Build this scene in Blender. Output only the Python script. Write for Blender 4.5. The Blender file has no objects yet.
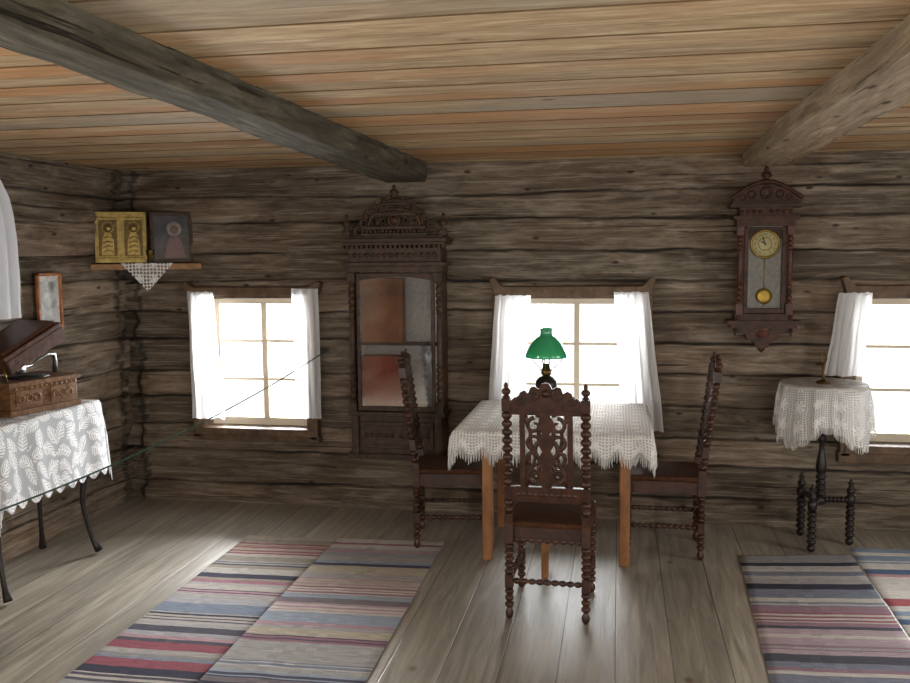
import bpy, math, random
from mathutils import Vector, Matrix, noise
random.seed(7)
S=bpy.context.scene
try: S.view_settings.view_transform='Standard'
except Exception: pass
COL=bpy.context.collection
pi=math.pi
# ------------------------------------------------------------------ materials
def srgb(c):
    return tuple(((v/255)/12.92 if v/255<=.04045 else ((v/255+.055)/1.055)**2.4) for v in c)+(1,)
class NT:
    def __init__(s,name):
        s.m=bpy.data.materials.new(name); s.m.use_nodes=True
        s.n=s.m.node_tree.nodes; s.l=s.m.node_tree.links
        s.b=s.n['Principled BSDF']; s.o=s.n['Material Output']
    def new(s,t,**k):
        x=s.n.new(t)
        for a,b in k.items():
            setattr(x,a,b)
        return x
    def set(s,node,inp,v):
        if isinstance(v,bpy.types.NodeSocket): s.l.new(v,node.inputs[inp])
        else: node.inputs[inp].default_value=v
    def math(s,op,a,b=None,c=None,clamp=False):
        x=s.new('ShaderNodeMath',operation=op); x.use_clamp=clamp
        s.set(x,0,a)
        if b is not None: s.set(x,1,b)
        if c is not None: s.set(x,2,c)
        return x.outputs[0]
    def mix(s,f,a,b,mode='MIX'):
        x=s.new('ShaderNodeMix',data_type='RGBA',blend_type=mode)
        s.set(x,0,f); s.set(x,6,a); s.set(x,7,b)
        return x.outputs[2]
    def coord(s,kind='Object',scale=(1,1,1)):
        if kind=='Position':
            o=s.new('ShaderNodeNewGeometry').outputs['Position']
        else: o=s.new('ShaderNodeTexCoord').outputs[kind]
        mp=s.new('ShaderNodeMapping'); s.l.new(o,mp.inputs[0]); mp.inputs[3].default_value=scale
        return mp.outputs[0]
    def noise(s,vec,scale=1,detail=5,rough=.55,dist=0):
        x=s.new('ShaderNodeTexNoise'); s.l.new(vec,x.inputs['Vector'])
        x.inputs['Scale'].default_value=scale; x.inputs['Detail'].default_value=detail
        x.inputs['Roughness'].default_value=rough; x.inputs['Distortion'].default_value=dist
        return x.outputs[0]
    def ramp(s,f,stops,interp='LINEAR'):
        x=s.new('ShaderNodeValToRGB'); s.l.new(f,x.inputs[0]); cr=x.color_ramp; cr.interpolation=interp
        while len(cr.elements)<len(stops): cr.elements.new(.5)
        for e,(p,c) in zip(cr.elements,stops):
            e.position=p; e.color=c
        return x.outputs[0]
    def bump(s,h,strength=.3,dist=.01):
        x=s.new('ShaderNodeBump'); s.l.new(h,x.inputs['Height']); x.inputs['Strength'].default_value=strength
        x.inputs['Distance'].default_value=dist; s.l.new(x.outputs[0],s.b.inputs['Normal'])
    def attr(s,name):
        x=s.new('ShaderNodeAttribute'); x.attribute_name=name; return x
    def grey(s,v):
        cc=s.new('ShaderNodeCombineColor')
        for i in range(3): s.l.new(v,cc.inputs[i])
        return cc.outputs[0]
def g(v): return (v,v,v,1)

def wood(name,dark,light,scale=(6,6,1.2),rough=.4,bump=.15,nscale=5,spec=.4):
    t=NT(name); v=t.coord('Object',scale)
    n=t.noise(v,nscale,6,.6,.3)
    c=t.ramp(n,[(.3,srgb(dark)),(.7,srgb(light))])
    t.set(t.b,'Base Color',c); t.b.inputs['Roughness'].default_value=rough
    t.b.inputs['Specular IOR Level'].default_value=spec
    t.bump(n,bump,.004)
    return t.m
def plain(name,c,rough=.5,metal=0,nz=.12,ns=40):
    t=NT(name); n=t.noise(t.coord('Object'),ns,3)
    d=tuple(max(0,x*(1-nz)) for x in c); l=tuple(min(255,x*(1+nz)) for x in c)
    t.set(t.b,'Base Color',t.ramp(n,[(.3,srgb(d)),(.7,srgb(l))]))
    t.b.inputs['Roughness'].default_value=rough; t.b.inputs['Metallic'].default_value=metal
    return t.m
def beam_mat(name,cols,ck=.36):
    t=NT(name)
    n=t.noise(t.coord('Position',(12,1.2,12)),2.2,8,.66,.6)
    c=t.ramp(n,[(.28,srgb(cols[0])),(.5,srgb(cols[1])),(.72,srgb(cols[2]))])
    b=t.noise(t.coord('Position',(2,1.2,2)),1.4,4,.6)
    c=t.mix(t.ramp(b,[(.4,g(0)),(.65,g(.6))]),c,srgb(cols[3]))
    k=t.noise(t.coord('Position',(26,.8,26)),1.5,5,.55,.6)
    cr=t.ramp(k,[(ck-.04,g(1)),(ck,g(0))])
    c=t.mix(t.math('MULTIPLY',cr,.8),c,srgb((28,23,18)))
    vo=t.new('ShaderNodeTexVoronoi'); t.l.new(t.coord('Position',(4.5,1.5,4.5)),vo.inputs[0]); vo.inputs['Scale'].default_value=1.6
    kn=t.ramp(vo.outputs['Distance'],[(.07,g(.9)),(.14,g(0))])
    c=t.mix(kn,c,srgb((54,36,25)))
    t.set(t.b,'Base Color',c); t.b.inputs['Roughness'].default_value=.85; t.b.inputs['Specular IOR Level'].default_value=.12
    t.bump(t.math('SUBTRACT',n,t.math('MULTIPLY',cr,.7)),.8,.02)
    return t.m
def log_mat(name,along):
    t=NT(name)
    sc=(1.2,7,10) if along=='X' else (7,1.2,10)
    n1=t.noise(t.coord('Position',sc),1.9,10,.72,.6)
    v2=t.coord('Position',(.6,6,28) if along=='X' else (6,.6,28))
    n2=t.noise(v2,1.5,7,.6,.7)
    n3=t.noise(t.coord('Position',(1,1,1)),1.1,3,.5)
    n5=t.noise(t.coord('Position',(1.7,3,6) if along=='X' else (3,1.7,6)),1.5,6,.62,.4)
    n4=t.noise(t.coord('Position',(1.5,9,60) if along=='X' else (9,1.5,60)),1.6,4,.6,.3)
    tone=t.attr('tone').outputs['Fac']; seam=t.attr('seam').outputs['Fac']
    c=t.ramp(n1,[(.27,srgb((56,46,36))),(.42,srgb((94,81,66))),(.57,srgb((130,115,98))),(.76,srgb((186,172,152)))])
    warm=t.mix(t.math('MULTIPLY',t.ramp(n3,[(.42,g(0)),(.7,g(1))]),.5),c,srgb((100,72,49)))
    tn=t.math('ADD',t.math('MULTIPLY',tone,1.05),.38)
    c2=t.mix(1.0,warm,t.grey(tn),'MULTIPLY')
    c2=t.mix(t.ramp(n5,[(.54,g(0)),(.72,g(.42))]),c2,srgb((172,160,141)))
    c2=t.mix(t.ramp(n5,[(.28,g(.6)),(.44,g(0))]),c2,srgb((48,37,28)))
    c2=t.mix(t.math('MULTIPLY',t.ramp(n4,[(.54,g(0)),(.68,g(1))]),.3),c2,srgb((190,178,159)))
    crack=t.ramp(n2,[(.345,g(0)),(.37,g(1))])
    c3=t.mix(t.math('MULTIPLY',t.math('SUBTRACT',1.0,crack),.85),c2,srgb((26,20,15)))
    vo=t.new('ShaderNodeTexVoronoi'); t.l.new(t.coord('Position',(2.2,2,5.0) if along=='X' else (2,2.2,5.0)),vo.inputs[0]); vo.inputs['Scale'].default_value=1.7
    kn=t.ramp(vo.outputs['Distance'],[(.06,g(.85)),(.11,g(0))])
    c3=t.mix(kn,c3,srgb((40,26,17)))
    c4=t.mix(t.math('MULTIPLY',seam,.95),c3,srgb((17,13,10)))
    t.set(t.b,'Base Color',c4); t.b.inputs['Roughness'].default_value=.72
    t.b.inputs['Specular IOR Level'].default_value=.3
    h=t.math('ADD',t.math('MULTIPLY',crack,.6),n1)
    t.bump(h,.7,.02)
    return t.m
def board_mat(name,axis,width,cols,seamc,grain=(14,1,14),rough=.45,spec=.5,seamw=.03,patch=None,bump=.25,var=.34,seamk=1.0,patch2=None,pthr=.5,nd=.68):
    t=NT(name)
    pos=t.new('ShaderNodeNewGeometry').outputs['Position']
    sp=t.new('ShaderNodeSeparateXYZ'); t.l.new(pos,sp.inputs[0])
    q=t.math('DIVIDE',sp.outputs[axis],width)
    idx=t.math('FLOOR',q); fr=t.math('FRACT',q)
    wn=t.new('ShaderNodeTexWhiteNoise',noise_dimensions='1D'); t.l.new(idx,wn.inputs['W'])
    off=t.new('ShaderNodeCombineXYZ'); 
    o=t.math('MULTIPLY',wn.outputs[0],37.0)
    t.l.new(o,off.inputs[0]); t.l.new(o,off.inputs[1])
    add=t.new('ShaderNodeVectorMath',operation='ADD'); t.l.new(pos,add.inputs[0]); t.l.new(off.outputs[0],add.inputs[1])
    mp=t.new('ShaderNodeMapping'); t.l.new(add.outputs[0],mp.inputs[0]); mp.inputs[3].default_value=grain
    n=t.noise(mp.outputs[0],2.2,8,nd,.8)
    c=t.ramp(n,[(.25,srgb(cols[0])),(.5,srgb(cols[1])),(.75,srgb(cols[2]))])
    tn=t.math('ADD',t.math('MULTIPLY',wn.outputs[0],var),.98-var/2)
    c=t.mix(1.0,c,t.grey(tn),'MULTIPLY')
    for pc,ph,thr in ((patch,55.3,pthr),(patch2,91.7,.5)):
        if not pc: continue
        wn2=t.new('ShaderNodeTexWhiteNoise',noise_dimensions='1D'); t.l.new(t.math('ADD',idx,ph),wn2.inputs['W'])
        big=t.noise(add.outputs[0],.55,3,.6)
        m=t.math('MULTIPLY',t.math('GREATER_THAN',wn2.outputs[0],thr),t.ramp(big,[(.40,g(0)),(.58,g(.65))]))
        c=t.mix(m,c,t.mix(.5,t.mix(1.0,c,srgb(pc),'MULTIPLY'),srgb(pc)))
    kn=t.new('ShaderNodeTexVoronoi'); mp2=t.new('ShaderNodeMapping'); t.l.new(add.outputs[0],mp2.inputs[0])
    mp2.inputs[3].default_value=(grain[0]/5 if grain[0]>2 else 1.6, grain[1]/5 if grain[1]>2 else 1.6,1)
    t.l.new(mp2.outputs[0],kn.inputs[0]); kn.inputs['Scale'].default_value=1.3
    k=t.ramp(kn.outputs['Distance'],[(.03,g(.8)),(.08,g(0))])
    c=t.mix(k,c,srgb((88,60,38)))
    e=t.math('ABSOLUTE',t.math('SUBTRACT',fr,.5))
    sm=t.ramp(e,[(.5-seamw,g(0)),(.5-seamw*.35,g(1))])
    c=t.mix(t.math('MULTIPLY',sm,seamk),c,srgb(seamc))
    t.set(t.b,'Base Color',c)
    t.set(t.b,'Roughness',t.math('ADD',t.math('MULTIPLY',n,.25),rough-.12))
    t.b.inputs['Specular IOR Level'].default_value=spec
    h=t.math('SUBTRACT',n,t.math('MULTIPLY',sm,1.2))
    t.bump(h,bump,.01)
    return t.m
def cloth_mat(name,c=(235,235,232),transl=.5,alpha=0):
    t=NT(name)
    d=t.new('ShaderNodeBsdfDiffuse'); tr=t.new('ShaderNodeBsdfTranslucent')
    n=t.noise(t.coord('Object',(60,60,60)),4,2)
    cc=t.ramp(n,[(.2,srgb(tuple(x*.95 for x in c))),(.8,srgb(c))])
    t.l.new(cc,d.inputs[0]); t.l.new(cc,tr.inputs[0])
    m=t.new('ShaderNodeMixShader'); m.inputs[0].default_value=transl
    t.l.new(d.outputs[0],m.inputs[1]); t.l.new(tr.outputs[0],m.inputs[2])
    last=m.outputs[0]
    if alpha:
        tp=t.new('ShaderNodeBsdfTransparent'); m2=t.new('ShaderNodeMixShader'); m2.inputs[0].default_value=alpha
        t.l.new(last,m2.inputs[1]); t.l.new(tp.outputs[0],m2.inputs[2]); last=m2.outputs[0]
    t.l.new(last,t.o.inputs[0]); return t.m
def lace_mat(name,cell=30,mode=0,hole=.55,alpha=.85,transl=.3):
    t=NT(name)
    uv0=t.new('ShaderNodeTexCoord').outputs['UV']
    wz=t.new('ShaderNodeTexNoise'); t.l.new(uv0,wz.inputs['Vector']); wz.inputs['Scale'].default_value=9; wz.inputs['Detail'].default_value=3
    ws=t.new('ShaderNodeVectorMath',operation='SCALE'); t.l.new(wz.outputs['Color'],ws.inputs[0]); ws.inputs['Scale'].default_value=.022
    wa=t.new('ShaderNodeVectorMath',operation='ADD'); t.l.new(uv0,wa.inputs[0]); t.l.new(ws.outputs[0],wa.inputs[1]); uv=wa.outputs[0]
    sp=t.new('ShaderNodeSeparateXYZ'); t.l.new(uv,sp.inputs[0])
    sx=t.math('ABSOLUTE',t.math('SINE',t.math('MULTIPLY',sp.outputs[0],cell*pi)))
    sy=t.math('ABSOLUTE',t.math('SINE',t.math('MULTIPLY',sp.outputs[1],cell*pi)))
    net=t.math('MULTIPLY',sx,sy)
    SC=(10,10.5,9)[mode]
    vo=t.new('ShaderNodeTexVoronoi'); t.l.new(uv,vo.inputs[0]); vo.inputs['Scale'].default_value=SC
    vo.inputs['Randomness'].default_value=(.25,.6,.1)[mode]
    dist=vo.outputs['Distance']
    rel=t.new('ShaderNodeVectorMath',operation='SUBTRACT')
    t.l.new(uv,rel.inputs[0]); t.l.new(vo.outputs['Position'],rel.inputs[1])
    s2=t.new('ShaderNodeSeparateXYZ'); t.l.new(rel.outputs[0],s2.inputs[0])
    if mode==1:
        sc_=t.new('ShaderNodeSeparateColor'); t.l.new(vo.outputs['Color'],sc_.inputs[0])
        an=t.math('MULTIPLY',sc_.outputs[0],6.28)
        ca=t.math('COSINE',an); sa=t.math('SINE',an)
        X=t.math('MULTIPLY',s2.outputs[0],SC); Y=t.math('MULTIPLY',s2.outputs[1],SC)
        p=t.math('ADD',t.math('MULTIPLY',X,ca),t.math('MULTIPLY',Y,sa))
        q=t.math('ABSOLUTE',t.math('SUBTRACT',t.math('MULTIPLY',Y,ca),t.math('MULTIPLY',X,sa)))
        lim=t.math('MULTIPLY',t.math('SUBTRACT',1.0,t.math('MULTIPLY',t.math('MULTIPLY',p,p),1.8)),.40)
        inside=t.ramp(t.math('SUBTRACT',lim,q),[(.0,g(0)),(.08,g(1))])
        ser=t.math('ABSOLUTE',t.math('SINE',t.math('MULTIPLY',t.math('SUBTRACT',p,t.math('MULTIPLY',q,1.0)),15.0)))
        strip=t.ramp(ser,[(.30,g(0)),(.8,g(1))]); spine=t.math('LESS_THAN',q,.045)
        motif=t.math('MULTIPLY',inside,t.math('MAXIMUM',strip,spine))
    else:
        ang=t.math('ARCTAN2',s2.outputs[1],s2.outputs[0])
        pet=t.math('ABSOLUTE',t.math('SINE',t.math('MULTIPLY',ang,4.0)))
        lim=t.math('ADD',t.math('MULTIPLY',pet,.26),.10)
        motif=t.ramp(t.math('SUBTRACT',lim,dist),[(.0,g(0)),(.08,g(1))])
    holes=t.ramp(net,[(hole,g(0)),(hole+.2,g(1))])
    holes=t.math('MULTIPLY',holes,t.math('SUBTRACT',1.0,motif))
    d=t.new('ShaderNodeBsdfDiffuse'); tr=t.new('ShaderNodeBsdfTranslucent')
    if mode==1: col=t.mix(motif,srgb((206,209,212)),srgb((253,253,253)))
    else: col=t.mix(motif,srgb((238,237,233)),srgb((254,253,250)))
    t.l.new(col,d.inputs[0]); t.l.new(col,tr.inputs[0])
    m=t.new('ShaderNodeMixShader'); m.inputs[0].default_value=transl
    t.l.new(d.outputs[0],m.inputs[1]); t.l.new(tr.outputs[0],m.inputs[2])
    tp=t.new('ShaderNodeBsdfTransparent'); m2=t.new('ShaderNodeMixShader')
    t.l.new(t.math('MULTIPLY',holes,alpha),m2.inputs[0]); t.l.new(m.outputs[0],m2.inputs[1]); t.l.new(tp.outputs[0],m2.inputs[2])
    t.l.new(m2.outputs[0],t.o.inputs[0]); return t.m
def glass_mat(name,refl=.12,tint=(255,255,255),rough=.03):
    t=NT(name); tp=t.new('ShaderNodeBsdfTransparent'); gl=t.new('ShaderNodeBsdfGlossy')
    tp.inputs[0].default_value=srgb(tint); gl.inputs['Roughness'].default_value=rough
    fr=t.new('ShaderNodeFresnel'); fr.inputs[0].default_value=1.5
    f=t.math('ADD',fr.outputs[0],refl-.04,clamp=True)
    m=t.new('ShaderNodeMixShader'); t.l.new(f,m.inputs[0]); t.l.new(tp.outputs[0],m.inputs[1]); t.l.new(gl.outputs[0],m.inputs[2])
    t.l.new(m.outputs[0],t.o.inputs[0]); return t.m
def vcol_mat(name,rough=.95):
    t=NT(name); c=t.attr('Col').outputs['Color']
    n=t.noise(t.coord('Position',(60,220,60)),3,4,.6)
    n2=t.noise(t.coord('Position',(7,60,7)),1,3,.6)
    n3=t.noise(t.coord('Position',(90,160,90)),1.5,2,.5)
    f=t.math('ADD',t.math('MULTIPLY',n,.6),.46)
    f=t.math('ADD',f,t.math('MULTIPLY',n2,.5))
    f=t.math('ADD',f,t.math('MULTIPLY',t.ramp(n3,[(.55,g(0)),(.7,g(1))]),.3))
    t.set(t.b,'Base Color',t.mix(1.0,c,t.grey(t.math('MULTIPLY',f,.98)),'MULTIPLY'))
    t.b.inputs['Roughness'].default_value=rough; t.b.inputs['Specular IOR Level'].default_value=.1
    t.bump(n,.6,.006); return t.m

M_log=log_mat('hewn_log_x','X'); M_logY=log_mat('hewn_log_y','Y')
M_floor=board_mat('worn_floor_boards',0,.235,[(108,101,90),(146,138,124),(178,170,154)],(60,52,44),grain=(12,.8,12),rough=.40,spec=.5,seamw=.016,seamk=.85,var=.26,nd=.62,bump=.22)
CW=.15
M_ceil=board_mat('ceiling_boards',1,CW,[(118,92,64),(168,142,108),(208,190,156)],(94,70,48),grain=(1.6,13,13),rough=.75,spec=.1,seamw=.022,patch=(158,154,144),patch2=(190,136,86),bump=.5,seamk=.8,var=.24,pthr=.5)
M_beam=beam_mat('beam_dark',[(46,44,36),(82,77,64),(120,113,96),(64,57,46)],.37)
M_beam2=beam_mat('beam_pale',[(98,83,64),(142,123,98),(180,163,136),(126,111,92)],.335)
M_case=wood('casing_wood',(62,46,33),(112,88,64),(3,3,3),.6,.2)
M_sash=cloth_mat('sash_glare_pale',(214,202,182),.12)  # window glare on the bars put into a pale, slightly translucent colour
M_ch=wood('dark_walnut',(32,17,10),(74,42,26),(5,5,5),.38,.12)
M_cab=wood('dark_brown_oak',(34,23,16),(84,60,43),(5,5,5),.48,.2,spec=.3)
M_clock=wood('brown_walnut',(32,18,12),(78,47,31),(5,5,5),.45,.12,spec=.25)
M_clockr=wood('red_walnut_turned',(48,26,18),(94,56,42),(5,5,5),.38,.12,spec=.3)
M_pine=wood('orange_pine',(112,70,38),(158,108,64),(4,4,1),.5,.1)
M_blk=wood('black_stain',(16,12,11),(42,32,27),(5,5,5),.4,.1)
M_gram=wood('carved_walnut',(72,48,29),(142,102,64),(3,9,9),.45,.3,6)
M_gramd=wood('mahogany_dark',(44,24,15),(92,54,35),(3,6,6),.45,.1)
M_shelf=wood('shelf_pine',(118,82,48),(168,128,84),(2,2,6),.55,.15)
M_frame=wood('frame_orange_wood',(136,78,38),(184,118,66),(2,2,6),.5,.1)
M_seat=wood('seat_leather',(46,27,17),(82,52,33),(8,8,8),.75,.1,spec=.12)
M_curt=cloth_mat('curtain_white',(253,253,253),.6,.14)
M_towel=cloth_mat('towel_white',(240,242,248),.2)
M_lace=lace_mat('crochet_lace',60,0,.48,.5)
M_lace3=lace_mat('fine_crochet_lace',80,2,.42,.6,.4)
M_lace2=lace_mat('leaf_lace',100,1,.5,.4,.2)
M_thread=cloth_mat('lace_thread',(254,253,250),.35)
M_glass=glass_mat('window_glass',.05)
M_mglass=glass_mat('door_glass_reflective',.30,(255,255,255),.05)
M_rug=vcol_mat('woven_rag')
M_brass=plain('aged_brass',(104,84,48),.42,1)
M_gold=plain('gilt_metal',(154,132,78),.42,.8,.15,30)
M_gold2=plain('gilt_relief_dark',(96,78,44),.45,.7,.2,30)
M_chrome=plain('nickel',(150,150,150),.3,1)
M_dial=plain('dial_enamel',(214,204,148),.4,0,.05)
M_black=plain('black_paint',(22,20,18),.4)
M_cream=plain('paper_cream',(206,204,196),.7)
M_green=plain('rope_green',(40,74,58),.6)
M_red=plain('red_reflection',(190,70,42),.7)
M_orange=plain('orange_reflection',(168,104,62),.6,0,.3,5)
M_grey=plain('grey_reflection',(240,242,238),.5)  # cabinet back panel colour carries the greyish reflection in the door glass
t=NT('green_glass'); t.b.inputs['Roughness'].default_value=.16
n=t.noise(t.coord('Object'),8,2); t.set(t.b,'Base Color',t.ramp(n,[(.3,srgb((44,150,106))),(.7,srgb((84,186,140)))]))
t.b.inputs['Coat Weight'].default_value=1.0; t.b.inputs['Specular IOR Level'].default_value=.8
tr=t.new('ShaderNodeBsdfTranslucent'); tr.inputs[0].default_value=srgb((90,225,165)); mx=t.new('ShaderNodeMixShader'); mx.inputs[0].default_value=.4
t.l.new(t.b.outputs[0],mx.inputs[1]); t.l.new(tr.outputs[0],mx.inputs[2]); t.l.new(mx.outputs[0],t.o.inputs[0]); M_shade=t.m

# ------------------------------------------------------------------ mesh builder
class MB:
    def __init__(s): s.v=[];s.f=[];s.sm=[];s.mi=[]
    def add(s,v,f,smooth=False,mat=0,M=None):
        o=len(s.v)
        for p in v:
            p=Vector(p)
            s.v.append(M@p if M else p)
        for q in f: s.f.append([i+o for i in q]); s.sm.append(smooth); s.mi.append(mat)
    def box(s,x0,x1,y0,y1,z0,z1,mat=0,M=None):
        v=[(x,y,z) for z in (z0,z1) for y in (y0,y1) for x in (x0,x1)]
        s.add(v,[(0,2,3,1),(4,5,7,6),(0,1,5,4),(2,6,7,3),(0,4,6,2),(1,3,7,5)],False,mat,M)
    def lathe(s,prof,c=(0,0,0),seg=12,axis='Z',mat=0,M=None,smooth=True):
        v=[];f=[]
        for r,z in prof:
            for i in range(seg):
                a=2*pi*i/seg; x,y=r*math.cos(a),r*math.sin(a)
                if axis=='Z': p=(c[0]+x,c[1]+y,c[2]+z)
                elif axis=='Y': p=(c[0]+x,c[1]+z,c[2]-y)
                else: p=(c[0]+z,c[1]+x,c[2]+y)
                v.append(p)
        n=len(prof)
        for k in range(n-1):
            for i in range(seg):
                j=(i+1)%seg
                f.append((k*seg+i,k*seg+j,(k+1)*seg+j,(k+1)*seg+i))
        if prof[0][0]>1e-5: f.append(tuple(reversed(range(seg))))
        if prof[-1][0]>1e-5: f.append(tuple(range((n-1)*seg,n*seg)))
        s.add(v,f,smooth,mat,M)
    def tube(s,pts,r,seg=7,mat=0,M=None):
        pts=[Vector(p) for p in pts]; n=len(pts); v=[];f=[]
        rr=r if isinstance(r,(list,tuple)) else [r]*n
        up=Vector((0,0,1)); prev=None
        for k,p in enumerate(pts):
            d=(pts[min(k+1,n-1)]-pts[max(k-1,0)]).normalized()
            if prev is None:
                a=up.cross(d)
                if a.length<.1: a=Vector((1,0,0)).cross(d)
            else: a=prev-d*prev.dot(d)
            a.normalize(); prev=a; b=d.cross(a)
            for i in range(seg):
                t=2*pi*i/seg; v.append(p+(a*math.cos(t)+b*math.sin(t))*rr[k])
        for k in range(n-1):
            for i in range(seg):
                j=(i+1)%seg; f.append((k*seg+i,k*seg+j,(k+1)*seg+j,(k+1)*seg+i))
        f.append(tuple(reversed(range(seg)))); f.append(tuple(range((n-1)*seg,n*seg)))
        s.add(v,f,True,mat,M)
    def prism(s,poly,y0,y1,mat=0,M=None):
        n=len(poly); v=[(x,y0,z) for x,z in poly]+[(x,y1,z) for x,z in poly]
        f=[tuple(range(n)),tuple(reversed(range(n,2*n)))]
        for i in range(n):
            j=(i+1)%n; f.append((j,i,i+n,j+n))
        s.add(v,f,False,mat,M)
    def torus(s,c,R,r,axis='Y',seg=20,ms=6,mat=0,sx=1,sz=1,M=None):
        v=[];f=[]
        for i in range(seg):
            a=2*pi*i/seg
            for k in range(ms):
                b=2*pi*k/ms; q=R+r*math.cos(b)
                if axis=='Y': v.append((c[0]+q*math.cos(a)*sx,c[1]+r*math.sin(b),c[2]+q*math.sin(a)*sz))
                else: v.append((c[0]+q*math.cos(a),c[1]+q*math.sin(a),c[2]+r*math.sin(b)))
        for i in range(seg):
            for k in range(ms):
                f.append((i*ms+k,((i+1)%seg)*ms+k,((i+1)%seg)*ms+(k+1)%ms,i*ms+(k+1)%ms))
        s.add(v,f,True,mat,M)
    def mapv(s,fn):
        s.v=[Vector(fn(p)) for p in s.v]
def OB(name,mb,mats,parent=None,loc=(0,0,0),rot=(0,0,0),bevel=0,label=None,cat=None,kind=None,group=None):
    me=bpy.data.meshes.new(name); me.from_pydata([tuple(p) for p in mb.v],[],mb.f)
    me.polygons.foreach_set('use_smooth',mb.sm); me.polygons.foreach_set('material_index',mb.mi)
    if not isinstance(mats,(list,tuple)): mats=[mats]
    for m in mats: me.materials.append(m)
    me.update()
    o=bpy.data.objects.new(name,me); COL.objects.link(o)
    o.location=loc; o.rotation_euler=rot
    if parent: o.parent=parent
    if bevel:
        b=o.modifiers.new('bevel','BEVEL'); b.width=bevel; b.segments=2; b.limit_method='ANGLE'; b.angle_limit=math.radians(50)
    tag(o,label,cat,kind,group); return o
def tag(o,label=None,cat=None,kind=None,group=None):
    if label: o['label']=label
    if cat: o['category']=cat
    if kind: o['kind']=kind
    if group: o['group']=group
def EM(name,loc=(0,0,0),rot=(0,0,0),label=None,cat=None,kind=None,group=None):
    o=bpy.data.objects.new(name,None); o.empty_display_size=.1; COL.objects.link(o); o.location=loc; o.rotation_euler=rot
    tag(o,label,cat,kind,group); return o
def clone(root,loc,rot,label=None):
    def rec(o,par):
        c=o.copy(); COL.objects.link(c)
        if par: c.parent=par
        for ch in list(o.children): rec(ch,c)
        return c
    kids=rec(root,None); kids.location=loc; kids.rotation_euler=rot
    if label: kids['label']=label
    return kids
def beads(z0,z1,n,rmax,rmin,k=6):
    out=[]
    for i in range(n):
        a=z0+(z1-z0)*i/n; h=(z1-z0)/n
        for j in range(k):
            t=j/k; out.append((rmin+(rmax-rmin)*math.sin(pi*t)**.75,a+h*t))
    out.append((rmin,z1)); return out
def finial(z0,h,r):
    return [(r*.55,z0),(r*.9,z0+h*.08),(r*.4,z0+h*.18),(r*.9,z0+h*.32),(r,z0+h*.42),(r*.8,z0+h*.55),(r*.35,z0+h*.66),(r*.5,z0+h*.76),(r*.35,z0+h*.9),(0.0001,z0+h)]

# ------------------------------------------------------------------ room
XL,XR,YB,YN,ZC=-3.42,3.0,5.69,-2.0,2.30
seams=[-.05,.15,.37,.54,.75,.93,1.15,1.34,1.55,1.72,1.93,2.10,2.36]
def log_wall(name,a0,a1,base,along,sign,openings,mat,da=.03,dz=.0125,seed=0,corner=None):
    na=int((a1-a0)/da); nz=int(2.40/dz)
    v=[];f=[];tone=[];seam=[]
    tones=[random.random() for _ in seams]
    for i in range(na+1):
        a=a0+(a1-a0)*i/na
        sb=[s+.028*noise.noise(Vector((a*.6+seed,k*7.3,0)))+.011*noise.noise(Vector((a*4+seed,k*3.1,4)))+.004*noise.noise(Vector((a*13+seed,k*3.1,9))) for k,s in enumerate(seams)]
        for j in range(nz+1):
            z=-.02+j*dz
            k=0
            while k<len(sb)-2 and z>sb[k+1]: k+=1
            t=(z-sb[k])/(sb[k+1]-sb[k]); t=min(1,max(0,t))
            e=min(t,1-t)*(sb[k+1]-sb[k])
            prof=1-max(0,1-e/.015)**2.0
            tilt=(t-.5)*.022*math.sin(k*2.7+seed)
            d=.020*prof+tilt+.014*noise.noise(Vector((a*1.1+seed,k*5,z*6)))+.009*noise.noise(Vector((a*3.5+seed,z*24,k)))+.014*(noise.noise(Vector((a*.4,k*4.7,seed+3))))
            gapw=.0015+.010*noise.noise(Vector((a*1.6,k*2.7,seed)))
            sm=max(0,min(1,1-(e-gapw)/.008))
            tn=.33+.5*tones[k]+.5*noise.noise(Vector((a*.6+seed,k*9.1,2)))
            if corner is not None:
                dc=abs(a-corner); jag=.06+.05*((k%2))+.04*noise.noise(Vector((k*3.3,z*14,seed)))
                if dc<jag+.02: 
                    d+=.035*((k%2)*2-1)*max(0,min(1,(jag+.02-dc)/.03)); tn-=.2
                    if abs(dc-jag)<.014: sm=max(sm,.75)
            seam.append(sm); tone.append(tn)
            b=base+sign*d
            v.append((a,b,z) if along=='X' else (b,a,z))
    for i in range(na):
        a=a0+(a1-a0)*(i+.5)/na
        for j in range(nz):
            z=-.02+(j+.5)*dz
            if any(o[0]<a<o[1] and o[2]<z<o[3] for o in openings): continue
            f.append((i*(nz+1)+j,(i+1)*(nz+1)+j,(i+1)*(nz+1)+j+1,i*(nz+1)+j+1))
    mb=MB(); mb.v=[Vector(p) for p in v]; mb.f=f; mb.sm=[True]*len(f); mb.mi=[0]*len(f)
    o=OB(name,mb,mat,kind='structure')
    me=o.data
    for nm,dat in (('tone',tone),('seam',seam)):
        at=me.attributes.new(nm,'FLOAT','POINT'); at.data.foreach_set('value',dat)
    return o
W1=(-2.81,-2.06,.54,1.43); W2=(-.72,.13,.54,1.43); W3=(1.40,2.20,.54,1.43)
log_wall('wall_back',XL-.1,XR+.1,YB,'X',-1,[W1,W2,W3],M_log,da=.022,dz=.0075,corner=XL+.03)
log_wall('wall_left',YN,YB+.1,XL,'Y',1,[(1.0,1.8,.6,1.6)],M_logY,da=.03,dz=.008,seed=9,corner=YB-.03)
log_wall('wall_right',YN,YB+.1,XR,'Y',-1,[(3.2,4.2,.6,1.6),(.2,1.2,.6,1.6)],M_logY,da=.15,dz=.03,seed=19)
log_wall('wall_front',XL-.1,XR+.1,YN,'X',1,[(-2.0,-.9,.6,1.6),(.6,1.7,.6,1.6)],M_log,da=.15,dz=.03,seed=29)
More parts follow.
